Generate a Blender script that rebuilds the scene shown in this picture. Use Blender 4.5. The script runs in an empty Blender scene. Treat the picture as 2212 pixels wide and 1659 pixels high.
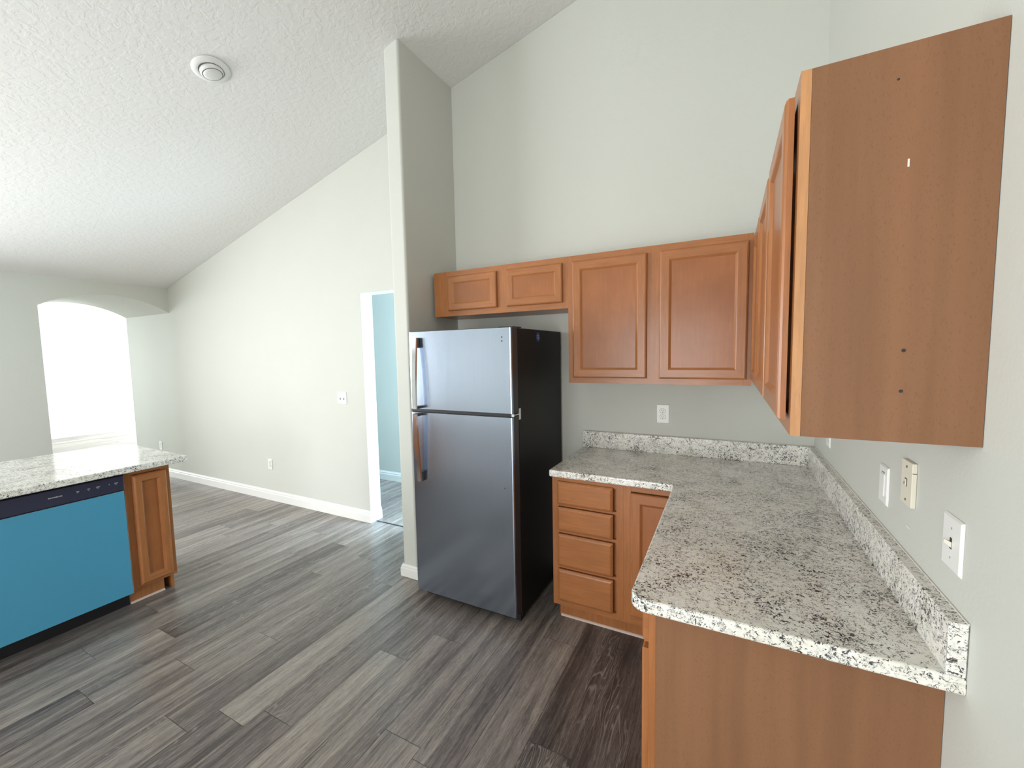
import bpy, bmesh, math, random
from mathutils import Vector, Matrix

# ------------------------------------------------------------------ camera, world, lights, exposure
sc = bpy.context.scene
col = sc.collection
R = math.radians

def look(yaw, pitch, roll):
    y, p, r = R(yaw), R(pitch), R(roll)
    f = Vector((-math.sin(y)*math.cos(p), math.cos(y)*math.cos(p), math.sin(p)))
    rt = Vector((math.cos(y), math.sin(y), 0)); up = rt.cross(f)
    r2 = rt*math.cos(r)+up*math.sin(r); u2 = -rt*math.sin(r)+up*math.cos(r)
    return Matrix((r2, u2, -f)).transposed()

cam_d = bpy.data.cameras.new('camera'); cam = bpy.data.objects.new('camera', cam_d); col.objects.link(cam)
cam_d.sensor_fit = 'HORIZONTAL'; cam_d.sensor_width = 36.0
cam_d.lens = 902.8/2212*36.0
cam_d.clip_start = 0.02
cam.matrix_world = Matrix.Translation((-0.429, -2.772, 1.574)) @ look(27.382, -4.390, -1.107).to_4x4()
sc.camera = cam

sc.view_settings.view_transform = 'Standard'
sc.view_settings.look = 'None'
sc.view_settings.exposure = 0.0
sc.view_settings.gamma = 1.0
sc.view_settings.use_curve_mapping = False

w = bpy.data.worlds.new('daylight'); sc.world = w; w.use_nodes = True
bg = w.node_tree.nodes['Background']; bg.inputs[0].default_value = (0.62, 0.80, 1.0, 1); bg.inputs[1].default_value = 2.0

def area(name, loc, rot, sx, sy, power, color):
    d = bpy.data.lights.new(name, 'AREA'); d.shape = 'RECTANGLE'; d.size = sx; d.size_y = sy
    d.energy = power; d.color = color
    o = bpy.data.objects.new(name, d); col.objects.link(o); o.location = loc; o.rotation_euler = rot
    return o
# daylight panels: the rear one at its opening, the rest before solid walls
area('daylight_rear_window', (-1.5, -6.40, 1.10), (R(97), 0, 0), 2.0, 2.0, 105, (1.0, 0.99, 0.96))
area('unseen_left_daylight', (-6.65, -3.9, 1.25), (R(88), 0, R(-90)), 2.6, 2.1, 285, (0.95, 0.98, 1.0))  # unseen daylight from the left, a panel with no opening behind it
area('added_far_room_light', (-10.3, 3.38, 1.35), (R(-90), 0, 0), 3.0, 2.2, 420, (0.88, 0.96, 1.0))  # added panel that brightens the far room, out of view
area('added_far_wall_light', (-12.38, -2.45, 1.25), (R(80), 0, R(-90)), 2.6, 2.2, 190, (0.90, 0.96, 1.0))  # added panel to light the arch soffit, wall behind is solid
area('added_hall_light', (-1.75, 0.6, 1.45), (R(90), 0, R(90)), 0.7, 1.8, 140, (0.54, 0.78, 1.0))  # added bluish panel lighting the hall, end wall is closed

# ------------------------------------------------------------------ helpers
def tag(o, label=None, cat=None, group=None, kind=None):
    if label: o['label'] = label
    if cat: o['category'] = cat
    if group: o['group'] = group
    if kind: o['kind'] = kind
    return o

def thing(name, loc, label, cat, group=None):
    o = bpy.data.objects.new(name, None); col.objects.link(o); o.location = loc
    o.empty_display_size = 0.05
    return tag(o, label, cat, group)

def wloc(o):
    v = Vector((0, 0, 0))
    while o: v += o.location; o = o.parent
    return v

def obj(name, bm, mat, parent=None, origin=None, smooth=False):
    """link bm (built in room coordinates) as one mesh object"""
    org = Vector(origin) if origin is not None else (wloc(parent) if parent else Vector((0, 0, 0)))
    bmesh.ops.recalc_face_normals(bm, faces=bm.faces)
    bm.transform(Matrix.Translation(-org))
    me = bpy.data.meshes.new(name); bm.to_mesh(me); bm.free()
    for m in (mat if isinstance(mat, (list, tuple)) else [mat]): me.materials.append(m)
    if smooth:
        for p in me.polygons: p.use_smooth = True
    o = bpy.data.objects.new(name, me); col.objects.link(o)
    if parent:
        o.parent = parent; o.location = org - wloc(parent)
    else:
        o.location = org
    return o

def merge(dst, src):
    me = bpy.data.meshes.new('tmp'); src.to_mesh(me); dst.from_mesh(me); src.free(); bpy.data.meshes.remove(me)

def box(bm, x0, x1, y0, y1, z0, z1, r=0.0, seg=2, mi=0):
    t = bmesh.new()
    vs = [t.verts.new((x, y, z)) for x in (x0, x1) for y in (y0, y1) for z in (z0, z1)]
    for f in ((0,1,3,2),(4,6,7,5),(0,4,5,1),(2,3,7,6),(0,2,6,4),(1,5,7,3)):
        t.faces.new([vs[i] for i in f])
    bmesh.ops.recalc_face_normals(t, faces=t.faces)
    if r > 0:
        bmesh.ops.bevel(t, geom=list(t.edges), offset=r, segments=seg, profile=0.5, affect='EDGES')
    for f in t.faces: f.material_index = mi
    merge(bm, t); return bm

def B(*a, **k): return box(bmesh.new(), *a, **k)

def prism(poly, axis, a0, a1, bm=None, bev=0.0):
    """extrude a 2-D polygon along axis; poly is in the two other axes in x,y,z order"""
    t = bmesh.new()
    def P(p, a):
        if axis == 'x': return (a, p[0], p[1])
        if axis == 'y': return (p[0], a, p[1])
        return (p[0], p[1], a)
    lo = [t.verts.new(P(p, a0)) for p in poly]; hi = [t.verts.new(P(p, a1)) for p in poly]
    n = len(poly)
    t.faces.new(lo[::-1]); t.faces.new(hi)
    for i in range(n): t.faces.new((lo[i], lo[(i+1) % n], hi[(i+1) % n], hi[i]))
    bmesh.ops.recalc_face_normals(t, faces=t.faces)
    if bev > 0:
        es = [e for e in t.edges if len(e.link_faces) == 2 and ((e.link_faces[0] in (t.faces[:2])) != (e.link_faces[1] in (t.faces[:2])))]
        bmesh.ops.bevel(t, geom=es, offset=bev, segments=4, profile=0.5, affect='EDGES')
    if bm is None: return t
    merge(bm, t); return bm

def lathe(prof, seg=48, mat4=None):
    t = bmesh.new(); rings = []
    for r, z in prof:
        if r < 1e-6: rings.append([t.verts.new((0, 0, z))])
        else: rings.append([t.verts.new((r*math.cos(2*math.pi*i/seg), r*math.sin(2*math.pi*i/seg), z)) for i in range(seg)])
    for a, b in zip(rings, rings[1:]):
        for i in range(seg):
            j = (i+1) % seg
            if len(a) == 1 and len(b) == 1: continue
            if len(a) == 1: t.faces.new((a[0], b[j], b[i]))
            elif len(b) == 1: t.faces.new((a[i], a[j], b[0]))
            else: t.faces.new((a[i], a[j], b[j], b[i]))
    if mat4 is not None: t.transform(mat4)
    return t

# ------------------------------------------------------------------ materials
class N:
    def __init__(s, name):
        s.m = bpy.data.materials.new(name); s.m.use_nodes = True; s.t = s.m.node_tree
        s.b = s.t.nodes['Principled BSDF']
    def n(s, typ, **k):
        o = s.t.nodes.new(typ)
        for a, v in k.items():
            if a.startswith('i_'): o.inputs[a[2:].replace('_', ' ')].default_value = v
            else: setattr(o, a, v)
        return o
    def l(s, a, b): s.t.links.new(a, b)
    def coords(s, scale=(1,1,1), rnd=False, what='Object', loc=None):
        tc = s.n('ShaderNodeTexCoord'); mp = s.n('ShaderNodeMapping'); mp.inputs['Scale'].default_value = scale
        s.l(tc.outputs[what], mp.inputs['Vector'])
        if rnd:
            oi = s.n('ShaderNodeObjectInfo'); mu = s.n('ShaderNodeMath', operation='MULTIPLY'); mu.inputs[1].default_value = 17.0
            s.l(oi.outputs['Random'], mu.inputs[0]); s.l(mu.outputs[0], mp.inputs['Location'])
        return mp.outputs[0]
    def noise(s, vec, scale, detail=3, rough=.5, dist=0.0):
        o = s.n('ShaderNodeTexNoise'); o.inputs['Scale'].default_value = scale; o.inputs['Detail'].default_value = detail
        o.inputs['Roughness'].default_value = rough; o.inputs['Distortion'].default_value = dist
        s.l(vec, o.inputs['Vector']); return o.outputs['Fac']
    def ramp(s, fac, stops, interp='LINEAR'):
        o = s.n('ShaderNodeValToRGB'); cr = o.color_ramp; cr.interpolation = interp
        while len(cr.elements) < len(stops): cr.elements.new(0.5)
        for e, (p, c) in zip(cr.elements, stops):
            e.position = p; e.color = (c, c, c, 1) if isinstance(c, (int, float)) else (*c, 1)
        s.l(fac, o.inputs[0]); return o.outputs[0]
    def mix(s, fac, a, b, mode='MIX'):
        o = s.n('ShaderNodeMix', data_type='RGBA', blend_type=mode)
        for sock, v in ((o.inputs[0], fac), (o.inputs[6], a), (o.inputs[7], b)):
            if hasattr(v, 'is_linked'): s.l(v, sock)
            elif isinstance(v, (int, float)): sock.default_value = v
            else: sock.default_value = (*v, 1)
        return o.outputs[2]
    def math(s, op, a, b=0.0):
        o = s.n('ShaderNodeMath', operation=op)
        for sock, v in ((o.inputs[0], a), (o.inputs[1], b)):
            if hasattr(v, 'is_linked'): s.l(v, sock)
            else: sock.default_value = v
        return o.outputs[0]
    def set(s, color=None, rough=None, metal=None, spec=None, coat=None, coatr=None, aniso=None):
        for nm, v in (('Base Color', color), ('Roughness', rough), ('Metallic', metal), ('Specular IOR Level', spec), ('Coat Weight', coat), ('Coat Roughness', coatr), ('Anisotropic', aniso)):
            if v is None: continue
            i = s.b.inputs[nm]
            if hasattr(v, 'is_linked'): s.l(v, i)
            elif isinstance(v, tuple): i.default_value = (*v, 1)
            else: i.default_value = v
    def bump(s, h, strength, dist=0.01):
        o = s.n('ShaderNodeBump'); o.inputs['Strength'].default_value = strength; o.inputs['Distance'].default_value = dist
        s.l(h, o.inputs['Height']); s.l(o.outputs[0], s.b.inputs['Normal'])

def plain(name, c, rough=.5, metal=0.0, spec=.5, coat=0.0, speck=0.03, sscale=400):
    a = N(name); v = a.coords()
    f = a.noise(v, sscale, 2)
    cc = a.mix(f, tuple(x*(1-speck) for x in c), tuple(min(1, x*(1+speck)) for x in c))
    a.set(color=cc, rough=rough, metal=metal, spec=spec, coat=coat, coatr=.1)
    return a.m

def wall_mat(name, c):
    a = N(name); v = a.coords()
    f = a.noise(v, 90, 3); g = a.noise(v, 2.0, 2)
    cc = a.mix(g, tuple(x*.985 for x in c), tuple(x*1.015 for x in c))
    a.set(color=cc, rough=.62, spec=.3); a.bump(f, .18, .003)
    return a.m

def ceiling_mat():
    a = N('knockdown_ceiling'); v = a.coords()
    f = a.noise(v, 24, 3, .5, .5)
    h = a.ramp(f, [(.42, 0.0), (.55, 1.0)])
    f2 = a.noise(v, 110, 2); hh = a.math('ADD', h, a.math('MULTIPLY', f2, .35))
    a.set(color=(.755, .755, .735), rough=.75, spec=.2); a.bump(hh, .24, .004)
    return a.m

def wood_mat(name, c, horiz=False, rough=.34, contrast=.14, blotch=.12, coat=.35):
    a = N(name)
    sc_ = (1.2, 1.2, 16) if horiz else (16, 16, 1.2)
    v = a.coords(sc_, rnd=True); v1 = a.coords((1, 1, 1), rnd=True)
    g = a.noise(v, 5.5, 5, .62, .35); bl = a.noise(v1, 5.0, 3, .5); pore = a.noise(v, 26, 2)
    lo = tuple(x*(1-contrast) for x in c); hi = tuple(min(1, x*(1+contrast)) for x in c)
    base = a.mix(a.ramp(g, [(.3, 0.0), (.7, 1.0)]), lo, hi)
    base = a.mix(a.math('MULTIPLY', a.ramp(bl, [(.35, 1.0), (.65, 0.0)]), blotch*2), base, tuple(x*.62 for x in c))
    base = a.mix(a.math('MULTIPLY', a.ramp(pore, [(.62, 0.0), (.72, 1.0)]), .22), base, tuple(x*.45 for x in c))
    a.set(color=base, rough=rough, spec=.35, coat=coat*.6, coatr=.18); a.bump(pore, .05, .002)
    return a.m

def panel_mat(name, c):
    """laminate end panel: flat brown with a fine fleck"""
    a = N(name); v = a.coords((1, 1, .35), rnd=True); v2 = a.coords((6, 6, .35), rnd=True)
    f = a.noise(v, 420, 3, .6); s_ = a.noise(v2, 3.0, 3, .5)
    base = a.mix(a.ramp(s_, [(.3, 0.0), (.7, 1.0)]), tuple(x*.88 for x in c), tuple(x*1.10 for x in c))
    base = a.mix(a.math('MULTIPLY', a.ramp(f, [(.58, 0.0), (.70, 1.0)]), .35), base, tuple(x*.5 for x in c))
    a.set(color=base, rough=.5, spec=.25); a.bump(f, .05, .002)
    return a.m

def granite_mat(name='speckled_granite'):
    a = N(name); v = a.coords((1, 1, 1))
    base = a.mix(a.ramp(a.noise(v, 14, 3, .6, .5), [(.35, 0.0), (.65, 1.0)]), (.84, .82, .74), (.93, .92, .87))
    grey = a.ramp(a.noise(v, 48, 3, .65, 1.2), [(.50, 0.0), (.60, 1.0)])
    c1 = a.mix(a.math('MULTIPLY', grey, .24), base, (.33, .33, .33))
    big = a.math('MULTIPLY', a.math('SUBTRACT', a.noise(v, 9, 2, .5, .4), .5), .30)
    hue = a.ramp(a.noise(v, 34, 2), [(.42, (.015, .015, .018)), (.5, (.05, .03, .04)), (.6, (.03, .04, .03))])
    # curled dark threads
    n = a.noise(v, 78, 2, .5, 1.5)
    th = a.ramp(a.math('ABSOLUTE', a.math('SUBTRACT', n, .5)), [(.0, 1.0), (.018, 1.0), (.034, 0.0)])
    msk = a.ramp(a.math('ADD', a.noise(v, 55, 2, .5), big), [(.46, 0.0), (.50, 1.0)])
    c2 = a.mix(a.math('MULTIPLY', a.math('MULTIPLY', th, msk), .85), c1, hue)
    # solid dark flakes
    fl = a.math('ADD', a.noise(v, 105, 3, .6, 1.2), big)
    c2 = a.mix(a.math('MULTIPLY', a.ramp(fl, [(.582, 0.0), (.605, 1.0)]), .96), c2, hue)
    whites = a.ramp(a.noise(v, 60, 2, .5, .4), [(.62, 0.0), (.66, 1.0)])
    c3 = a.mix(a.math('MULTIPLY', whites, .5), c2, (.86, .86, .82))
    a.set(color=c3, rough=.11, spec=.6, coat=.25, coatr=.03)
    return a.m

def floor_mat():
    a = N('grey_plank_floor')
    tone = a.n('ShaderNodeAttribute', attribute_name='tone').outputs['Fac']
    off = a.n('ShaderNodeAttribute', attribute_name='shift').outputs['Fac']
    tc = a.n('ShaderNodeTexCoord')
    cb = a.n('ShaderNodeCombineXYZ'); a.l(a.math('MULTIPLY', off, 37.0), cb.inputs[0]); a.l(a.math('MULTIPLY', off, 91.0), cb.inputs[1]); a.l(off, cb.inputs[2])
    ad = a.n('ShaderNodeVectorMath', operation='ADD'); a.l(tc.outputs['Object'], ad.inputs[0]); a.l(cb.outputs[0], ad.inputs[1])
    def mp(s_):
        m_ = a.n('ShaderNodeMapping'); m_.inputs['Scale'].default_value = s_; a.l(ad.outputs[0], m_.inputs['Vector']); return m_.outputs[0]
    band = a.noise(mp((11, .42, 1)), 1.6, 3, .6, .5)        # broad strips inside a plank
    grain = a.noise(mp((34, 2.2, 1)), 3.0, 6, .78, .6)      # streaks
    fleck = a.noise(mp((120, 14, 1)), 3.0, 3, .7, .3)       # pores and flecks
    fig = a.noise(mp((7, .9, 1)), 2.2, 2, .5, 0.6)          # cathedral figure
    rings = a.math('FRACT', a.math('MULTIPLY', fig, 15.0))
    rings = a.ramp(rings, [(0.0, 1.0), (.16, 0.0), (.84, 0.0), (1.0, 1.0)])
    figm = a.ramp(a.noise(mp((3.2, .8, 1)), 1.1, 1), [(.52, 0.0), (.60, 1.0)])
    t = a.math('ADD', a.math('ADD', tone, .025), a.math('MULTIPLY', a.math('SUBTRACT', band, .5), 1.25))
    t = a.math('ADD', t, a.math('MULTIPLY', a.math('SUBTRACT', grain, .5), 1.4))
    t = a.math('ADD', t, a.math('MULTIPLY', a.math('SUBTRACT', fleck, .5), .55))
    c = a.ramp(t, [(0.0, (.057, .047, .045)), (.30, (.130, .109, .101)), (.55, (.235, .204, .185)), (.80, (.365, .320, .282)), (1.0, (.47, .42, .37))])
    c = a.mix(a.math('MULTIPLY', a.math('MULTIPLY', rings, figm), .55), c, (.36, .345, .31))
    fine = a.ramp(a.noise(mp((60, 5, 1)), 4.0, 4, .7), [(.60, 0.0), (.72, 1.0)])
    c = a.mix(a.math('MULTIPLY', fine, .35), c, (.05, .045, .043))
    rg = a.math('ADD', .22, a.math('MULTIPLY', grain, .16))
    a.set(color=c, rough=rg, spec=.5); a.bump(grain, .12, .002)
    return a.m

M_wall = wall_mat('greige_wall_paint', (.60, .61, .56))
M_ceil = ceiling_mat()
M_trim = plain('white_trim_paint', (.80, .80, .77), .35, speck=.01)
M_wood = wood_mat('stained_maple', (.385, .148, .051))
M_woodh = wood_mat('stained_maple_rail', (.385, .148, .051), horiz=True)
M_edge = wood_mat('light_maple_edge', (.55, .27, .115), rough=.4, coat=.2)
M_panel = panel_mat('brown_laminate_panel', (.25, .120, .060))
M_inner = wood_mat('stained_maple_panel', (.355, .127, .042), contrast=.08, blotch=.2)
M_dark = plain('unlit_gap_paint', (.02, .014, .01), .8)
M_granite = granite_mat()
M_floor = floor_mat()
M_black = plain('black_textured_steel', (.013, .0135, .014), .5, spec=.25, speck=.25, sscale=700)
M_doorside = plain('dark_grey_plastic', (.045, .042, .05), .45)
M_gasket = plain('black_gasket', (.008, .008, .010), .5)
M_blackglass = plain('dark_blue_grey_plastic', (.030, .034, .065), .32)
M_white = plain('white_plastic', (.82, .83, .80), .3, speck=.01)
M_fix = plain('matte_white_fixture', (.74, .745, .72), .45, speck=.01)
M_cream = plain('cream_plastic', (.76, .72, .60), .38, speck=.01)
M_slot = plain('slot_black', (.02, .02, .02), .6)
M_caulk = plain('white_caulk', (.78, .76, .70), .5)
M_scribe = plain('pale_wood_strip', (.62, .50, .42), .5)
M_mark = plain('pale_grey_print', (.42, .44, .46), .5)
M_blue_st = plain('blue_sticker', (.02, .06, .28), .4)

def steel():
    a = N('brushed_stainless'); v = a.coords((200, 200, 1.5))
    f = a.noise(v, 3, 3)
    c = a.mix(f, (.32, .375, .465), (.38, .435, .525))
    a.set(color=c, rough=a.math('ADD', .17, a.math('MULTIPLY', f, .08)), metal=1.0, aniso=.3); a.bump(f, .02, .001)
    return a.m
M_steel = steel()
M_handle = plain('polished_handle', (.78, .80, .84), .12, metal=1.0, speck=.01)
M_film = N('blue_protective_film'); 
_v = M_film.coords(); _f = M_film.noise(_v, 350, 2); _g = M_film.noise(_v, 3, 2)
M_film.set(color=M_film.mix(_f, (.062, .295, .46), (.075, .325, .50)), rough=.38, spec=.5); M_film = M_film.m

# ------------------------------------------------------------------ the setting
c0, c1 = 4.173, 0.254
cz = lambda x: c0 + c1*x
YR = -6.5            # inner face of the rear wall
XA, XB_, XC = -6.75, -7.93, -12.5
def struct(name, bm, mat, parent=None):
    o = obj(name, bm, mat, parent)
    if not parent: o['kind'] = 'structure'
    return o

# floor: individual planks inside one mesh, each face carrying its own tone
def make_floor():
    random.seed(11)
    bm = bmesh.new(); tl = bm.faces.layers.float.new('tone'); sl = bm.faces.layers.float.new('shift')
    Wd, L = 0.1865, 1.22; g = .0009
    x_ref = -2.242
    joints = {-1: -1.83, 0: -0.52, 1: -1.225, 2: -1.0, 3: -.35, 4: -1.62, 5: -.75, 6: -1.35, -5: -2.065, -6: -2.065+.4}
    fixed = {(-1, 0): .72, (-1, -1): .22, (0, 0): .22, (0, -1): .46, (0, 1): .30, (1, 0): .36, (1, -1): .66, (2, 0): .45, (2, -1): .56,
             (3, -1): .52, (3, 0): .50, (4, -1): .47, (4, 0): .42, (4, -2): .45, (5, 0): .52, (5, -1): .50, (5, -2): .48, (6, 0): .06, (6, -1): .06, (6, -2): .08, (7, 0): .10, (7, -1): .08, (7, -2): .08, (8, 0): .1, (8, -1): .1, (8, -2): .1,  # rows beside the base cabinets: darker planks with shade put into their tone
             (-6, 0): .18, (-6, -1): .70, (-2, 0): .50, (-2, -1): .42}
    X0, X1, Y0, Y1 = -12.7, 0.15, -6.7, 3.6
    k0 = math.floor((X0-x_ref)/Wd); k1 = math.ceil((X1-x_ref)/Wd)
    for k in range(k0, k1):
        xa, xb = max(X0, x_ref+k*Wd), min(X1, x_ref+(k+1)*Wd)
        if xb <= xa: continue
        j = joints.get(k, random.uniform(-1.22, 0))
        n0 = math.floor((Y0-j)/L); n1 = math.ceil((Y1-j)/L)
        for n in range(n0, n1):
            ya, yb = max(Y0, j+n*L), min(Y1, j+(n+1)*L)
            if yb <= ya: continue
            f = bm.faces.new([bm.verts.new(p) for p in ((xa+g, ya+g, 0), (xb-g, ya+g, 0), (xb-g, yb-g, 0), (xa+g, yb-g, 0))])
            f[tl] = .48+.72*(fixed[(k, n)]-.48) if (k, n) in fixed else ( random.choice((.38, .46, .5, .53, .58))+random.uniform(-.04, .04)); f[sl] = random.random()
    # bed below the planks
    t = B(X0, X1, Y0, Y1, -.12, -.0012)
    me = bpy.data.meshes.new('tmp'); t.to_mesh(me); t.free()
    n_before = len(bm.faces); bm.from_mesh(me); bpy.data.meshes.remove(me)
    bm.faces.ensure_lookup_table()
    for f in bm.faces[n_before:]: f[tl] = .0; f[sl] = 0
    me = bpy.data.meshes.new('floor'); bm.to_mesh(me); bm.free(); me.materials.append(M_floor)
    o = bpy.data.objects.new('floor', me); col.objects.link(o); o['kind'] = 'structure'
make_floor()

# sloped ceiling over kitchen and living room
struct('ceiling', prism([(XA, cz(XA)), (0.0, cz(0)), (0.0, cz(0)+.15), (XA, cz(XA)+.15)], 'y', YR-.12, 0.133), M_ceil)
struct('ceiling', B(XC-.12, XB_, -4.0, 3.5, 2.75, 2.87), M_ceil)
struct('ceiling', B(-5.2, -1.6, .133, 1.08, 2.44, 2.54), M_ceil)

# back wall with the hall opening
OX0, OX1, OZ = -3.385, -2.56, 2.125
bm = prism([(XB_, 0), (OX0, 0), (OX0, OZ), (OX1, OZ), (OX1, 0), (0.0, 0), (0.0, cz(0)-.001), (XA, cz(XA)-.001), (XA, 2.75), (XB_, 2.75)], 'y', 0.0, 0.133)
struct('wall_back', bm, M_wall)
# right wall
struct('wall_right', B(0.0, 0.12, YR-.12, 0.133, 0, cz(0)+.15), M_wall)
# wing wall beside the refrigerator, rounded drywall corners
bm = prism([(-2.461, -.5844), (-2.337, -.5844), (-2.337, 0), (-2.461, 0)], 'z', 0, 3.50)
for v in bm.verts:
    if v.co.z > 3: v.co.z = cz(v.co.x)-.0005
es = [e for e in bm.edges if abs(e.verts[0].co.x-e.verts[1].co.x) < 1e-4 and abs(e.verts[0].co.y-e.verts[1].co.y) < 1e-4 and e.verts[0].co.y < -.5]
bmesh.ops.bevel(bm, geom=es, offset=.016, segments=5, profile=.5, affect='EDGES')
struct('wall_wing', bm, M_wall)
# thick wall with the arched passage
def arch_poly():
    yl, yr, zs, rise = -1.143, 0.0, 2.149, .163
    hw = (yr-yl)/2; Rr = (hw*hw+rise*rise)/(2*rise); yc = (yl+yr)/2; zc = zs+rise-Rr
    a0 = math.asin(hw/Rr); pts = []
    for i in range(33):
        a = -a0+2*a0*i/32; pts.append((yc+Rr*math.sin(a), zc+Rr*math.cos(a)))
    return pts
ap = arch_poly()
poly = [(YR-.12, 0), (-1.143, 0)]+ap+[(0.0, 2.75), (YR-.12, 2.75)]
struct('wall_arch', prism(poly, 'x', XB_, XA), M_wall)
# rear wall with two windows, behind the viewer
def wall_rear():
    W1 = (-2.5, -.5, .08, 2.12)
    bm = bmesh.new(); y0, y1 = YR-.12, YR
    top = lambda x: cz(x)-.001
    def seg(xa, xb, za, zb=None):
        p = [(xa, za), (xb, za), (xb, top(xb) if zb is None else zb), (xa, top(xa) if zb is None else zb)]
        prism(p, 'y', y0, y1, bm)
    seg(XA, W1[0], 0); seg(W1[0], W1[1], 0, W1[2]); seg(W1[0], W1[1], W1[3]); seg(W1[1], 0, 0)
    struct('wall_rear', bm, M_wall)
    for i, (a, b, c, d) in enumerate((W1,)):
        bm = bmesh.new(); f = .05; ya, yb = YR-.09, YR-.03
        for q in ((a, a+f, c, d), (b-f, b, c, d), (a+f, b-f, c, c+f), (a+f, b-f, d-f, d), ((a+b)/2-.03, (a+b)/2+.03, c+f, d-f)):
            box(bm, q[0], q[1], ya, yb, q[2], q[3])
        struct('unseen_window_%d' % (i+1), bm, M_trim)
wall_rear()
def added_window_trim(n, axis, face, a0, a1, z0, z1, side):
    """white casing and mullion added on a solid wall face around a light panel; axis is the wall's normal axis"""
    bm = bmesh.new(); d0, d1 = sorted((face+side*.001, face+side*.03)); f = .07
    for q in ((a0-f, a0, z0-f, z1+f), (a1, a1+f, z0-f, z1+f), (a0, a1, z0-f, z0), (a0, a1, z1, z1+f), ((a0+a1)/2-.025, (a0+a1)/2+.025, z0, z1)):
        if axis == 'x': box(bm, d0, d1, q[0], q[1], q[2], q[3])
        else: box(bm, q[0], q[1], d0, d1, q[2], q[3])
    struct('unseen_window_%d' % n, bm, M_trim)
added_window_trim(2, 'x', XA, -5.2, -2.6, .2, 2.3, 1)  # these casings are added around unseen light panels, no openings cut
added_window_trim(3, 'y', 3.5, -11.8, -8.8, .25, 2.45, -1)
added_window_trim(4, 'x', XC, -3.75, -1.15, .2, 2.35, 1)
# far room beyond the arch
struct('wall_far', B(XC-.12, XC, -4.0, 3.5, 0, 2.75), M_wall)
struct('wall_far_side', B(XC, XB_, -4.12, -4.0, 0, 2.75), M_wall)
struct('wall_far_light_side', B(XC, XB_+.12, 3.5, 3.62, 0, 2.75), M_wall)
struct('wall_far_return', B(XB_, XB_+.12, .133, 3.5, 0, 2.75), M_wall)
# hall behind the opening
struct('wall_hall', B(-5.2, -1.6, 1.08, 1.2, 0, 2.44), M_wall)
struct('wall_hall_left', B(-5.32, -5.2, .133, 1.2, 0, 2.54), M_wall)
struct('wall_hall_right', B(-1.6, -1.48, .133, 1.2, 0, 2.54), M_wall)

# baseboards: stepped profile, swept along a path on the floor
def baseboard(name, path, h=.108, t=.015, mat=M_trim):
    prof = [(0, 0), (t, 0), (t, h*.66), (t*.72, h*.72), (t*.72, h*.84), (t*.35, h*.93), (t*.25, h), (0, h)]
    bm = bmesh.new(); n = len(path); rings = []
    for i, p in enumerate(path):
        p = Vector(p); dirs = []
        if i > 0: dirs.append((p-Vector(path[i-1])).normalized())
        if i < n-1: dirs.append((Vector(path[i+1])-p).normalized())
        ns = [Vector((d.y, -d.x)) for d in dirs]       # room side is on the right of the path
        m = sum(ns, Vector((0, 0))).normalized(); k = 1/max(.2, m.dot(ns[0]))
        rings.append([bm.verts.new((p.x+m.x*a*k, p.y+m.y*a*k, z)) for a, z in prof])
    for a, b in zip(rings, rings[1:]):
        for i in range(len(prof)):
            j = (i+1) % len(prof); bm.faces.new((a[i], a[j], b[j], b[i]))
    bm.faces.new(rings[0]); bm.faces.new(rings[-1][::-1])
    struct(name, bm, mat)
baseboard('baseboard_back', [(XB_, -.0005), (OX0, -.0005), (OX0, .133)], h=.112)
baseboard('baseboard_wing', [(-2.4615, -.001), (-2.4615, -.585), (-2.3365, -.585), (-2.3365, -.001)], h=.088)
baseboard('baseboard_hall', [(-5.2, 1.0795), (-1.6, 1.0795)], h=.112)
baseboard('baseboard_far', [(XC+.0005, -4.0), (XC+.0005, 3.5)], h=.15, t=.02)
baseboard('baseboard_arch', [(XA+.0005, YR), (XA+.0005, -1.1425), (XB_+.0, -1.1425)], h=.112)
# transition strip in the hall opening
struct('trim_1', B(OX0+.02, OX1, .045, .06, 0.0005, .004), M_doorside)

# ------------------------------------------------------------------ cabinets
class Face:
    """a cabinet front: u runs along the width, n points into the room"""
    def __init__(s, O, u, n): s.O = Vector(O); s.u = Vector(u); s.n = Vector(n)
    def P(s, u, z, d): return s.O + s.u*u + s.n*d + Vector((0, 0, z))
    def slab(s, bm, u0, u1, z0, z1, d0, d1, r=0.0, mi=0):
        a = s.P(u0, z0, d0); b = s.P(u1, z1, d1)
        return box(bm, min(a.x, b.x), max(a.x, b.x), min(a.y, b.y), max(a.y, b.y), min(a.z, b.z), max(a.z, b.z), r, mi=mi)

def rings_mesh(F, ringlist, cap_front=True, cap_back=True):
    """ringlist: (u0,u1,z0,z1,d); side quads top/bottom get material 1"""
    bm = bmesh.new(); rs = []
    for u0, u1, z0, z1, d in ringlist:
        rs.append([bm.verts.new(F.P(u, z, d)) for u, z in ((u0, z0), (u1, z0), (u1, z1), (u0, z1))])
    for a, b in zip(rs, rs[1:]):
        for i in range(4):
            j = (i+1) % 4; f = bm.faces.new((a[i], a[j], b[j], b[i])); f.material_index = 1 if i in (0, 2) else 0
    if cap_back: bm.faces.new(rs[0][::-1])
    if cap_front: bm.faces.new(rs[-1])
    return bm

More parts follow.
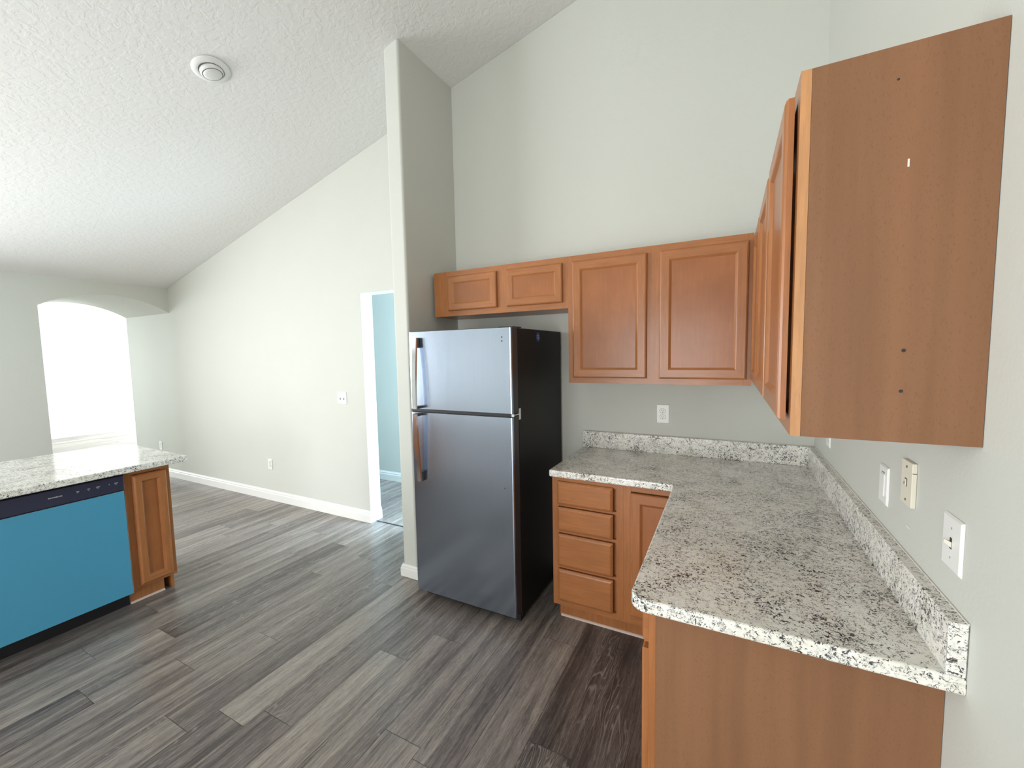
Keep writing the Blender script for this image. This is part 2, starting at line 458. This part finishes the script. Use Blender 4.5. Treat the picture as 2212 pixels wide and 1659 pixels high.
def door(F, parent, u0, u1, z0, z1, d0, t=.019, stile=.048, ob=.009, obd=.007, ib=.013, ibd=.009, name='door', label=None):
    r = [(u0, u1, z0, z1, d0), (u0, u1, z0, z1, d0+t-obd), (u0+ob*.35, u1-ob*.35, z0+ob*.35, z1-ob*.35, d0+t-obd*.35), (u0+ob, u1-ob, z0+ob, z1-ob, d0+t)]
    s = stile
    r += [(u0+s, u1-s, z0+s, z1-s, d0+t), (u0+s+ib*.3, u1-s-ib*.3, z0+s+ib*.3, z1-s-ib*.3, d0+t-.002), (u0+s+ib, u1-s-ib, z0+s+ib, z1-s-ib, d0+t-ibd)]
    dob = obj(name, rings_mesh(F, r, cap_front=False), [M_wood, M_woodh], parent)
    if label: dob['label'] = label
    q = s+ib-.001
    bm = bmesh.new(); F.slab(bm, u0+q, u1-q, z0+q, z1-q, d0+.004, d0+t-ibd)
    obj('panel', bm, M_inner, dob)
    return dob

def drawer_front(F, parent, u0, u1, z0, z1, d0, t=.019, ob=.014, obd=.008):
    r = [(u0, u1, z0, z1, d0), (u0, u1, z0, z1, d0+t-obd), (u0+ob*.5, u1-ob*.5, z0+ob*.5, z1-ob*.5, d0+t-obd*.35), (u0+ob, u1-ob, z0+ob, z1-ob, d0+t)]
    return obj('drawer_front', rings_mesh(F, r), [M_woodh, M_wood], parent)

def frame(F, parent, u0, u1, z0, z1, rails, stiles, d=-.019, sw=.038):
    """face frame: outer stiles, listed inner stiles (centre, width) and rails (z0, z1, ua, ub)"""
    bm = bmesh.new()
    F.slab(bm, u0, u0+sw, z0, z1, d, 0, mi=0); F.slab(bm, u1-sw, u1, z0, z1, d, 0, mi=0)
    for c_, w_ in stiles: F.slab(bm, c_-w_/2, c_+w_/2, z0+.02, z1-.02, d, 0)
    for a, b, ua, ub in rails: F.slab(bm, ua, ub, a, b, d, -.0001, mi=1)
    return obj('face_frame', bm, [M_wood, M_woodh], parent)

def carcass(F, parent, u0, u1, z0, z1, depth, mats=None, name='body'):
    bm = bmesh.new(); F.slab(bm, u0+.001, u1-.001, z0, z1, -depth, -.0195)
    return obj(name, bm, mats or M_wood, parent)

ZB, ZT, ZC = 1.3774, 2.1425, 1.8334
YU = -.3211          # face-frame front of the uppers on the back wall
Fb = Face((0, YU, 0), (1, 0, 0), (0, -1, 0))
DZ0, DZ1 = 1.410, 2.106

# corner wall cabinet on the back wall
t = thing('wall_cabinet', (-.81, YU/2, ZB), 'two-door maple wall cabinet right of the refrigerator, above the outlet', 'cabinet')
carcass(Fb, t, -1.302, -.324, ZB, ZT, -YU-.002)
frame(Fb, t, -1.302, -.324, ZB, ZT, [(ZB, ZB+.042, -1.264, -.362), (ZT-.045, ZT, -1.264, -.362)], [(-.803, .072)])
door(Fb, t, -1.271, -.838, DZ0, DZ1, .0008)
door(Fb, t, -.770, -.345, DZ0, DZ1, .0008)
# low cabinet above the refrigerator
t = thing('wall_cabinet', (-1.76, YU/2, ZC), 'short two-door maple wall cabinet above the refrigerator', 'cabinet')
carcass(Fb, t, -2.215, -1.3025, ZC, ZT, -YU-.002)
frame(Fb, t, -2.215, -1.3025, ZC, ZT, [(ZC, ZC+.042, -2.177, -1.34), (ZT-.042, ZT, -2.177, -1.34)], [(-1.757, .08)])
door(Fb, t, -2.186, -1.794, 1.870, DZ1, .0008, stile=.044, ib=.010, ibd=.006)
door(Fb, t, -1.720, -1.336, 1.870, DZ1, .0008, stile=.044, ib=.010, ibd=.006)
bm = bmesh.new(); Fb.slab(bm, -2.311, -2.2155, ZC, ZT, -.30, 0)
o = obj('filler_strip', bm, M_wood, None, origin=(-2.263, YU, ZC)); tag(o, 'narrow maple filler strip at the left end of the cabinet above the refrigerator', 'filler')

# wall cabinets on the right wall
XU = -.305
Fr = Face((XU, 0, 0), (0, -1, 0), (-1, 0, 0))       # u = -y
def right_upper(u0, u1, doors, stiles, lab, end=False):
    t = thing('wall_cabinet', (XU/2, -(u0+u1)/2, ZB), lab, 'cabinet')
    carcass(Fr, t, u0, u1-(.0 if not end else .006), ZB, ZT, .3045)
    frame(Fr, t, u0, u1, ZB, ZT, [(ZB, ZB+.042, u0+.038, u1-.038), (ZT-.045, ZT, u0+.038, u1-.038)], stiles)
    for a, b in doors: door(Fr, t, a, b, DZ0, DZ1, .0065, t=.018)
    return t
right_upper(.342, 1.2185, [(.372, .765), (.80, 1.19)], [(.783, .07)], 'maple wall cabinet with two doors in the right-hand corner, farther along the right wall')
t = right_upper(1.219, 1.6793, [(1.247, 1.655)], [], 'tall maple wall cabinet nearest the viewer with a brown end panel', end=True)
# end panel with screw holes and a chip; edge of the frame beside it
ye = -1.6793
bm = B(XU+.0195, -.0012, ye, ye+.006, ZB, ZT)
ep = obj('end_panel', bm, M_panel, t); ep['label'] = 'flat brown laminate end panel'
eb = B(XU, XU+.019, ye-.0004, ye-.00005, ZB, ZT); e_ = obj('frame_edge', eb, M_edge, t); e_['label'] = 'light maple edge of the face frame'
for (hx, hz, rr) in ((-.149, 2.080, .0022), (-.121, 1.562, .0036), (-.122, 1.481, .0034)):
    bm = lathe([(0, -.0006), (rr, -.0006), (rr*.9, -.0001), (0, -.0001)], 12, Matrix.Translation((hx, ye-.00005, hz)) @ Matrix.Rotation(R(-90), 4, 'X'))
    obj('screw_hole', bm, M_slot, ep)
bm = B(-.1295, -.1265, ye-.0006, ye-.0001, 1.914, 1.929); obj('chip', bm, M_caulk, ep)

# base cabinets on the back wall
YBF = -.604
Fk = Face((0, YBF, 0), (1, 0, 0), (0, -1, 0))
CT0 = .8762
t = thing('base_cabinet', (-1.09, YBF/2, 0), 'maple base cabinet with a stack of four drawers beside the refrigerator', 'cabinet')
carcass(Fk, t, -1.306, -.905, .115, CT0-.001, -YBF-.003)
frame(Fk, t, -1.306, -.905, .115, CT0-.001, [(.115, .150, -1.268, -.943), (.838, CT0-.001, -1.268, -.943), (.70, .715, -1.268, -.943), (.545, .562, -1.268, -.943), (.338, .356, -1.268, -.943)], [])
for a, b in ((.714, .845), (.563, .697), (.355, .542), (.150, .335)):
    drawer_front(Fk, t, -1.272, -.958, a, b, .0008)
bm = bmesh.new(); box(bm, -1.295, -.905, -.525, -.012, 0, .1145); obj('toe_kick', bm, M_wood, t)
t = thing('base_cabinet', (-.77, YBF/2, 0), 'maple base cabinet door in the corner, partly hidden by the countertop', 'cabinet')
carcass(Fk, t, -.9045, -.6165, .115, CT0-.001, -YBF-.003)
frame(Fk, t, -.9045, -.6165, .115, CT0-.001, [(.115, .165, -.866, -.654), (.838, CT0-.001, -.866, -.654)], [])
door(Fk, t, -.866, -.628, .172, .834, .006)
bm = B(-.9045, -.56, -.525, -.012, 0, .1145); obj('toe_kick', bm, M_wood, t)
o = obj('toe_strip', prism([(-.5256, .0), (-.5256, .012), (-.531, .009), (-.533, 0.0)], 'x', -1.288, -.565), M_scribe, None, origin=(-.93, -.53, 0))
tag(o, 'thin pale strip along the floor under the drawer base cabinet', 'trim strip')

# base cabinets on the right wall
XRF = -.616
Fq = Face((XRF, 0, 0), (0, -1, 0), (-1, 0, 0))
t = thing('base_cabinet', (XRF/2, -1.42, 0), 'maple base cabinet nearest the viewer with a brown end panel, under the granite', 'cabinet')
carcass(Fq, t, 1.19, 1.592, .115, CT0-.001, .594)
frame(Fq, t, 1.19, 1.598, .115, CT0-.001, [(.115, .150, 1.228, 1.56), (.838, CT0-.001, 1.228, 1.56), (.70, .73, 1.228, 1.56)], [])
drawer_front(Fq, t, 1.22, 1.594, .742, .862, .0008)
door(Fq, t, 1.22, 1.594, .150, .722, .0008)
bm = B(-.555, -.022, -1.58, -1.19, 0, .1145); obj('toe_kick', bm, M_wood, t)
bm = B(-.5968, -.0012, -1.598, -1.5922, .0, CT0-.001)
ep = obj('end_panel', bm, M_panel, t); ep['label'] = 'flat brown laminate end panel'
t = thing('base_cabinet', (XRF/2, -.9, 0), 'maple base cabinet on the right wall between the corner and the nearest one', 'cabinet')
carcass(Fq, t, .63, 1.1895, .115, CT0-.001, .594)
frame(Fq, t, .63, 1.1895, .115, CT0-.001, [(.115, .150, .668, 1.15), (.838, CT0-.001, .668, 1.15), (.70, .73, .668, 1.15)], [])
drawer_front(Fq, t, .66, 1.16, .742, .862, .0008)
door(Fq, t, .66, .905, .150, .722, .0008); door(Fq, t, .915, 1.16, .150, .722, .0008)
bm = B(-.555, -.022, -1.1895, -.63, 0, .1145); obj('toe_kick', bm, M_wood, t)

# granite countertop, L shape with a rounded near corner
def corner(cx, cy, r, a0, a1, n=10):
    return [(cx+r*math.cos(R(a0+(a1-a0)*i/n)), cy+r*math.sin(R(a0+(a1-a0)*i/n))) for i in range(n+1)]
Dx, Dy, Lc, Wc = -.6556, -.6491, -1.6788, -1.3097
poly = [(-.0008, -.0008), (Wc, -.0008)] + corner(Wc+.012, Dy+.012, .012, 180, 270, 4) + [(Dx-.012, Dy)] + [(Dx, Dy-.012)] + corner(Dx+.045, Lc+.045, .045, 180, 270, 8) + [(-.0008, Lc)]
ct = thing('countertop', (-.3, -.8, CT0), 'L-shaped speckled granite countertop with backsplash around the right-hand corner', 'countertop')
obj('slab', prism(poly, 'z', CT0, .914, bev=.007), M_granite, ct)
ZS = .914+.1104
bm = bmesh.new(); box(bm, Wc, -.0008, -.0306, -.0012, .9141, ZS, .002, 1); obj('backsplash', bm, M_granite, ct)
bm = bmesh.new(); box(bm, -.0306, -.0012, Lc, -.0308, .9141, ZS, .002, 1); obj('backsplash', bm, M_granite, ct)
o_ = obj('caulk_line', B(-.0035, -.0009, Lc+.002, -.003, ZS-.001, ZS+.0025), M_caulk, ct)

# ------------------------------------------------------------------ wall plates
def plate_frame(O, u, n): return Face(O, u, n)
def plate(F, name, lab, cat, u0, u1, z0, z1, mat=M_white, t=.006, group=None):
    c_ = F.P((u0+u1)/2, z0, 0)
    r = thing(name, c_, lab, cat, group)
    bm = rings_mesh(F, [(u0, u1, z0, z1, .0004), (u0, u1, z0, z1, t*.35), (u0+.004, u1-.004, z0+.004, z1-.004, t)])
    obj('cover_plate', bm, mat, r); return r
def fslab(F, parent, name, u0, u1, z0, z1, d0, d1, mat, r=0.0):
    bm = bmesh.new(); F.slab(bm, u0, u1, z0, z1, d0, d1, r); return obj(name, bm, mat, parent)
def fdisc(F, parent, name, u, z, rad, d0, d1, mat, seg=14):
    rot = Matrix.Rotation(R(-90) if abs(F.n.y) > .5 else 0, 4, 'X')
    bm = lathe([(0, 0), (rad, 0), (rad, 1), (0, 1)], seg)
    for v in bm.verts:
        a, b, d = v.co.x, v.co.y, d0+(d1-d0)*v.co.z
        v.co = F.P(u+a, z+b, d)
    return obj(name, bm, mat, parent)
Wb = Face((0, 0, 0), (1, 0, 0), (0, -1, 0)); Wr = Face((0, 0, 0), (0, -1, 0), (-1, 0, 0))
def duplex(F, u0, u1, z0, z1, lab, group=None):
    r = plate(F, 'wall_outlet', lab, 'outlet', u0, u1, z0, z1, group=group)
    uc, zc_ = (u0+u1)/2, (z0+z1)/2
    for s in (1, -1):
        zz = zc_+s*.0195
        bm = bmesh.new()
        pts = []
        for i in range(24):
            a = 2*math.pi*i/24; pts.append((uc+.0165*math.cos(a), zz+max(-.0125, min(.0125, .0165*math.sin(a)))))
        lo = [bm.verts.new(F.P(p[0], p[1], .0055)) for p in pts]; hi = [bm.verts.new(F.P(p[0], p[1], .0078)) for p in pts]
        bm.faces.new(lo[::-1]); bm.faces.new(hi)
        for i in range(24): bm.faces.new((lo[i], lo[(i+1) % 24], hi[(i+1) % 24], hi[i]))
        bm2 = bmesh.new()
        rc = obj('receptacle', bm, M_white, r)
        for du in (-.006, .006): fslab(F, rc, 'slot', uc+du-.0012, uc+du+.0012, zz-.002, zz+.0065, .0076, .0082, M_slot)
        fdisc(F, rc, 'ground_hole', uc, zz-.0075, .0024, .0076, .0082, M_slot, 10)
        bm3 = bmesh.new(); bm2.free()
        # dark outline groove around the receptacle
        lo = [bm3.verts.new(F.P(uc+(p[0]-uc)*1.09, zz+(p[1]-zz)*1.11, .0054)) for p in pts]; hi = [bm3.verts.new(F.P(uc+(p[0]-uc)*1.09, zz+(p[1]-zz)*1.11, .0062)) for p in pts]
        bm3.faces.new(lo[::-1]); bm3.faces.new(hi)
        for i in range(24): bm3.faces.new((lo[i], lo[(i+1) % 24], hi[(i+1) % 24], hi[i]))
        obj('recess', bm3, M_doorside, r)
    fdisc(F, r, 'screw', uc, zc_, .0025, .0055, .0068, M_mark, 10)
    return r
duplex(Wb, -.830, -.752, 1.104, 1.2245, 'white duplex outlet on the kitchen wall under the two-door wall cabinet')
duplex(Wb, -4.90, -4.825, .343, .460, 'small white outlet low on the pale wall below the double switch')
duplex(Wb, -7.275, -7.20, .343, .460, 'white outlet on the pale wall inside the archway, just above the island counter')
duplex(Wr, .335, .405, 1.100, 1.216, 'white outlet on the right wall near the corner, half hidden by the wall cabinet')
# rocker switch
r = plate(Wr, 'rocker_switch', 'white rocker switch plate on the right wall, left of the cream box', 'light switch', 1.121, 1.196, 1.095, 1.211)
fslab(Wr, r, 'rocker', 1.142, 1.175, 1.120, 1.186, .0055, .0085, M_white, .001)
fslab(Wr, r, 'indicator_slot', 1.146, 1.171, 1.189, 1.1915, .0055, .0064, M_slot)
# cream switch box
r = thing('switch_box', Wr.P(1.355, 1.157, 0), 'cream surface-mounted box with a small toggle on the right wall under the cabinet', 'switch box')
fslab(Wr, r, 'housing', 1.318, 1.390, 1.157, 1.272, .0004, .0105, M_cream, .0015)
fslab(Wr, r, 'toggle_recess', 1.346, 1.360, 1.205, 1.226, .0105, .0112, M_doorside)
fslab(Wr, r, 'toggle', 1.3475, 1.3585, 1.2065, 1.2245, .0112, .0135, M_cream, .0008)
fslab(Wr, r, 'indicator', 1.3485, 1.352, 1.209, 1.217, .0135, .0139, M_doorside)
for zz in (1.257, 1.170): fdisc(Wr, r, 'screw', 1.354, zz, .0034, .0100, .0112, M_doorside, 12)
fslab(Wr, r, 'seam', 1.3901, 1.3904, 1.246, 1.2475, .0012, .0098, M_slot)
# toggle switch nearest the viewer
r = plate(Wr, 'toggle_switch', 'large white toggle switch plate nearest the viewer on the right wall', 'light switch', 1.555, 1.637, 1.098, 1.2125)
fslab(Wr, r, 'toggle_recess', 1.5915, 1.6005, 1.143, 1.167, .0058, .0064, M_doorside)
bm = bmesh.new(); a = Wr.P(1.596, 1.156, .006)
vs = []
for dz, dd, hw, hz in ((-.002, 0, .0038, .006), (.006, .012, .003, .0035)):
    vs.append([bm.verts.new(Wr.P(1.596+su*hw, 1.154+dz+sz*hz, .006+dd)) for su, sz in ((-1, -1), (1, -1), (1, 1), (-1, 1))])
bm.faces.new(vs[0][::-1]); bm.faces.new(vs[1])
for i in range(4): bm.faces.new((vs[0][i], vs[0][(i+1) % 4], vs[1][(i+1) % 4], vs[1][i]))
obj('toggle', bm, M_cream, r)
for zz in (1.187, 1.124): fdisc(Wr, r, 'screw', 1.596, zz, .0026, .0055, .0066, M_mark, 10)
# paint chip on the right wall
o = fslab(Wr, None, 'wall_patch', 1.336, 1.362, 1.092, 1.097, .0003, .0009, M_caulk)
tag(o, 'tiny pale paint dab on the right wall below the cream box', 'paint mark')
# double switch on the pale wall
r = plate(Wb, 'double_switch', 'white double toggle switch plate on the pale wall left of the hall opening', 'light switch', -3.745, -3.625, 1.1085, 1.225)
for uc in (-3.708, -3.662):
    fslab(Wb, r, 'toggle', uc-.005, uc+.005, 1.150, 1.172, .0055, .014, M_mark, .001)

# ------------------------------------------------------------------ eyeball ceiling light
sl = math.atan(c1)
cxx, cyy = -3.28, -1.20
T = Matrix.Translation((cxx, cyy, cz(cxx)-.0005)) @ Matrix.Rotation(-sl, 4, 'Y') @ Matrix.Rotation(R(180), 4, 'X')
t = thing('ceiling_light', (cxx, cyy, cz(cxx)), 'round white eyeball ceiling light on the sloped ceiling', 'ceiling light')
obj('trim_ring', lathe([(.0665, .004), (.100, .0), (.103, .003), (.098, .008), (.084, .014), (.070, .018), (.0665, .015), (.0665, .004)], 56, T), M_fix, t, smooth=True)
T2 = T @ Matrix.Translation((0, 0, .012)) @ Matrix.Rotation(R(9), 4, 'X')
obj('eyeball', lathe([(0, .0), (.064, .0), (.0642, .008), (.062, .015), (.057, .021), (.054, .0215), (.0535, .018), (.0, .018)], 48, T2), M_fix, t, smooth=True)
obj('groove', lathe([(.0642, .008), (.0668, .008), (.0668, .0150), (.0642, .0150), (.0642, .008)], 48, T), M_doorside, t)
obj('lens', lathe([(.0, .0185), (.0515, .0185), (.051, .023), (.036, .028), (0, .030)], 40, T2), M_fix, t, smooth=True)
obj('lens_groove', lathe([(.0515, .0195), (.0540, .0195), (.0540, .0225), (.0515, .0225), (.0515, .0195)], 40, T2), M_doorside, t)

# ------------------------------------------------------------------ refrigerator
F1x, F2x, YF = -2.1713, -1.4632, -.7755
fr = thing('refrigerator', ((F1x+F2x)/2, -.4, 0), 'top-freezer refrigerator with stainless doors and black sides', 'refrigerator')
yb0, yb1 = -.690, -.022
obj('cabinet_body', B(F1x+.004, F2x-.004, yb0, yb1, .028, 1.706, .004, 1), M_black, fr)
ZSP = 1.228
def fdoor(name, z0, z1, lab):
    d = obj(name, B(F1x, F2x, YF+.005, -.700, z0, z1, .003, 1), M_doorside, fr)
    d['label'] = lab
    # wrapped stainless skin with a softly rounded edge
    bm = bmesh.new(); n = 16; prof = []
    for i in range(n+1):
        s = i/n; x = F1x+(F2x-F1x)*s; e = min(s, 1-s)*(F2x-F1x)
        y = YF+.004*max(0, 1-e/.010)**2
        prof.append((x, y))
    xs = [F1x-.0005, F1x+.002, F1x+.005, F1x+.010, F1x+.018, F2x-.018, F2x-.010, F2x-.005, F2x-.002, F2x+.0005]
    fy = [.0085, .0035, .0012, .0002, 0, 0, .0002, .0012, .0035, .0085]
    pts = [(x, YF+q) for x, q in zip(xs, fy)] + [(F2x+.0005, YF+.012), (F1x-.0005, YF+.012)]
    prism(pts, 'z', z0+.002, z1-.003, bm)
    s_ = obj('steel_skin', bm, M_steel, d); s_['label'] = 'brushed stainless front'
    return d
up = fdoor('freezer_door', 1.236, 1.7085, 'upper freezer door')
lo = fdoor('fresh_food_door', .071, 1.218, 'lower door')
obj('door_gap', B(F1x+.006, F2x-.006, -.762, -.695, 1.2185, 1.2355), M_gasket, fr)
obj('gasket', B(F1x+.008, F2x-.008, -.6995, -.6905, .085, 1.695), M_gasket, fr)
obj('kick_grille', B(F1x+.01, F2x-.01, -.70, -.640, .012, .066), M_gasket, fr)
for xx in (F1x+.05, F2x-.05):
    obj('foot', lathe([(0, 0), (.018, 0), (.018, .010), (.009, .014), (.009, .03), (0, .03)], 16, Matrix.Translation((xx, -.665, 0))), M_mark, fr)
for xx in (F1x+.05, F2x-.05):
    obj('foot', lathe([(0, 0), (.018, 0), (.018, .010), (.009, .014), (.009, .03), (0, .03)], 16, Matrix.Translation((xx, -.08, 0))), M_mark, fr)
obj('hinge_cover', B(F2x-.10, F2x-.008, -.735, -.63, 1.7085, 1.714, .001, 1), M_doorside, fr)
bm = B(F2x-.012, F2x+.002, -.765, -.755, 1.2195, 1.2345); box(bm, F2x-.004, F2x+.001, -.70, -.675, 1.195, 1.258); box(bm, F2x-.03, F2x, -.755, -.68, 1.2245, 1.2295)
o_ = obj('hinge', bm, M_handle, fr); o_['label'] = 'bright metal middle hinge'
for zz in (1.655, 1.634): fdisc(Face((0, YF, 0), (1, 0, 0), (0, -1, 0)), up, 'badge_hole', -1.520, zz, .0042, -.001, .0003, M_slot, 14)
fdisc(Face((0, YF, 0), (1, 0, 0), (0, -1, 0)), lo, 'rivet', -1.520, .818, .0035, -.001, .0004, M_slot, 12)
# round blue sticker with a small white figure on the side
Fs = Face((F2x-.004, 0, 0), (0, 1, 0), (1, 0, 0))
st = fdisc(Fs, fr, 'sticker', -.409, 1.662, .028, .0001, .0006, M_blue_st, 28)
st['label'] = 'round blue sticker with a white mark'
bm = bmesh.new()
for (ua, ub, za, zb) in ((-.413, -.409, 1.648, 1.674), (-.420, -.401, 1.670, 1.674), (-.409, -.399, 1.657, 1.661), (-.403, -.399, 1.648, 1.658)):
    Fs.slab(bm, ua, ub, za, zb, .0006, .0009)
obj('sticker_mark', bm, M_mark, st)
# bow handles: slim curved bar on end blocks
def handle(parent, zt, zb_, upper):
    hx0, hx1 = -2.118, -2.082
    n = 20; bm = bmesh.new(); rings = []
    for i in range(n+1):
        s = i/n                        # 0 at the outer end, 1 at the split between the doors
        z = zt+(zb_-zt)*s
        out = (.032+.024*math.sin(s*math.pi/2))
        th = .009
        y1 = YF-out; y0 = y1+th
        rings.append([bm.verts.new(p) for p in ((hx0, y0, z), (hx0+.004, y1, z), (hx1-.004, y1, z), (hx1, y0, z))])
    for a, b in zip(rings, rings[1:]):
        for i in range(4): j = (i+1) % 4; bm.faces.new((a[i], a[j], b[j], b[i]))
    bm.faces.new(rings[0][::-1]); bm.faces.new(rings[-1])
    h = obj('handle', bm, M_handle, parent); h['label'] = 'bowed metal door handle'
    # mounts
    bm = bmesh.new()
    za, zb2 = (zt-.060, zt) if upper else (zt, zt+.060)
    box(bm, hx0+.008, hx1-.002, YF-.0255, YF-.0003, za, zb2, .002, 1)
    obj('handle_mount', bm, M_doorside, h); bm = bmesh.new()
    z2a, z2b = (zb_, zb_+.014) if upper else (zb_-.014, zb_)
    box(bm, hx0+.003, hx1, YF-.048, YF-.0003, z2a, z2b, .002, 1)
    obj('handle_mount', bm, M_doorside, h)
handle(up, 1.669, 1.243, True)
handle(lo, .792, 1.212, False)

# ------------------------------------------------------------------ island
XI = -3.770
Fi = Face((XI, 0, 0), (0, -1, 0), (1, 0, 0))         # u = -y, faces +x
t = thing('base_cabinet', (-4.07, -1.505, 0), 'narrow maple base cabinet at the end of the island beside the dishwasher', 'cabinet')
carcass(Fi, t, 1.391, 1.6205, .105, CT0-.001, .61)
frame(Fi, t, 1.391, 1.6205, .105, CT0-.001, [(.105, .135, 1.429, 1.5825), (.845, CT0-.001, 1.429, 1.5825)], [])
door(Fi, t, 1.402, 1.584, .122, .840, .0008, t=.024, stile=.040, ob=.012, obd=.016, ib=.013, ibd=.016)
bm = B(-4.38, -3.826, -1.6205, -1.437, 0, .1045); obj('toe_kick', bm, M_wood, t)
bm = bmesh.new(); box(bm, -4.385, XI-.0005, -1.3905, -1.3805, .105, CT0-.001); box(bm, -4.385, -3.822, -1.3985, -1.3805, 0, .1045); obj('end_panel', bm, M_wood, t)
o = obj('toe_strip', prism([(-3.8255, 0), (-3.8255, .012), (-3.820, .009), (-3.817, 0)], 'y', -1.6205, -1.437), M_scribe, None, origin=(-3.82, -1.53, 0))
tag(o, 'thin pale strip along the floor under the narrow island cabinet', 'trim strip')
# dishwasher
t = thing('dishwasher', (-4.04, -1.935, 0), 'dishwasher with blue protective film and a dark control panel in the island', 'dishwasher')
ya, yb = -2.235, -1.627
obj('tub', B(-4.36, -3.775, ya+.006, yb-.004, .105, CT0-.004), M_gasket, t)
d_ = obj('front_door', B(-3.774, -3.741, ya, yb, .099, .764, .002, 1), M_handle, t)
f_ = obj('protective_film', B(-3.7408, -3.7400, ya+.004, yb-.006, .101, .7625), M_film, d_); f_['label'] = 'blue protective film'
p_ = obj('control_panel', B(-3.774, -3.742, ya, yb, .767, .858, .004, 2), M_blackglass, t); p_['label'] = 'dark control panel'
Fd = Face((-3.742, 0, 0), (0, 1, 0), (1, 0, 0))
random.seed(4)
bm = bmesh.new(); yy = -1.955
for k in range(10):
    wd = random.choice((.0028, .0046, .005, .0052)); Fd.slab(bm, yy, yy+wd, .8135, .8195, 0, .0006); yy += wd+.0016
obj('badge', bm, M_mark, p_)
for (y_, z_, w_) in ((-1.842, .8185, .012), (-1.795, .8195, .012), (-1.757, .820, .018), (-1.700, .8205, .004), (-1.674, .8195, .017)):
    bm = bmesh.new(); Fd.slab(bm, y_, y_+w_, z_, z_+.004, 0, .0006); Fd.slab(bm, y_+.002, y_+w_*.7, z_-.006, z_-.003, 0, .0006); obj('button_print', bm, M_mark, p_)
obj('toe_panel', B(-3.83, -3.818, ya, yb, .003, .095), M_gasket, t)
# remaining island cabinet beyond the dishwasher (outside the frame)
t = thing('base_cabinet', (-4.07, -2.7, 0), 'maple base cabinet of the island on the far side of the dishwasher', 'cabinet')
carcass(Fi, t, 2.2365, 3.15, .105, CT0-.001, .61)
frame(Fi, t, 2.2365, 3.15, .105, CT0-.001, [(.105, .135, 2.275, 3.11), (.845, CT0-.001, 2.275, 3.11)], [(2.693, .04)])
door(Fi, t, 2.255, 2.68, .122, .840, .0008); door(Fi, t, 2.705, 3.13, .122, .840, .0008)
bm = B(-4.38, -3.826, -3.15, -2.2365, 0, .1045); obj('toe_kick', bm, M_wood, t)
# island counter
poly = [(-3.695, -3.2), (-3.695, -1.303)] + corner(-4.44, -1.303-.21, .21, 90, 150, 8)[0:0] + [(-4.47, -1.285)] + corner(-4.52, -1.285-.17, .17, 73, 165, 8) + [(-4.712, -3.2)]
obj_ = thing('island_countertop', (-4.15, -2.2, CT0), 'pale granite island countertop over the dishwasher', 'countertop')
obj('slab', prism(poly, 'z', CT0, .914, bev=.005), M_granite, obj_)

# ------------------------------------------------------------------ groups for the repeats
for o in col.objects:
    if o.parent or 'label' not in o: continue
    n_ = o.name.split('.')[0]
    g_ = {'wall_cabinet': 'maple wall cabinets', 'base_cabinet': 'maple base cabinets', 'wall_outlet': 'white wall outlets', 'toe_strip': 'pale strips at the cabinet toes'}.get(n_)
    if g_: o['group'] = g_
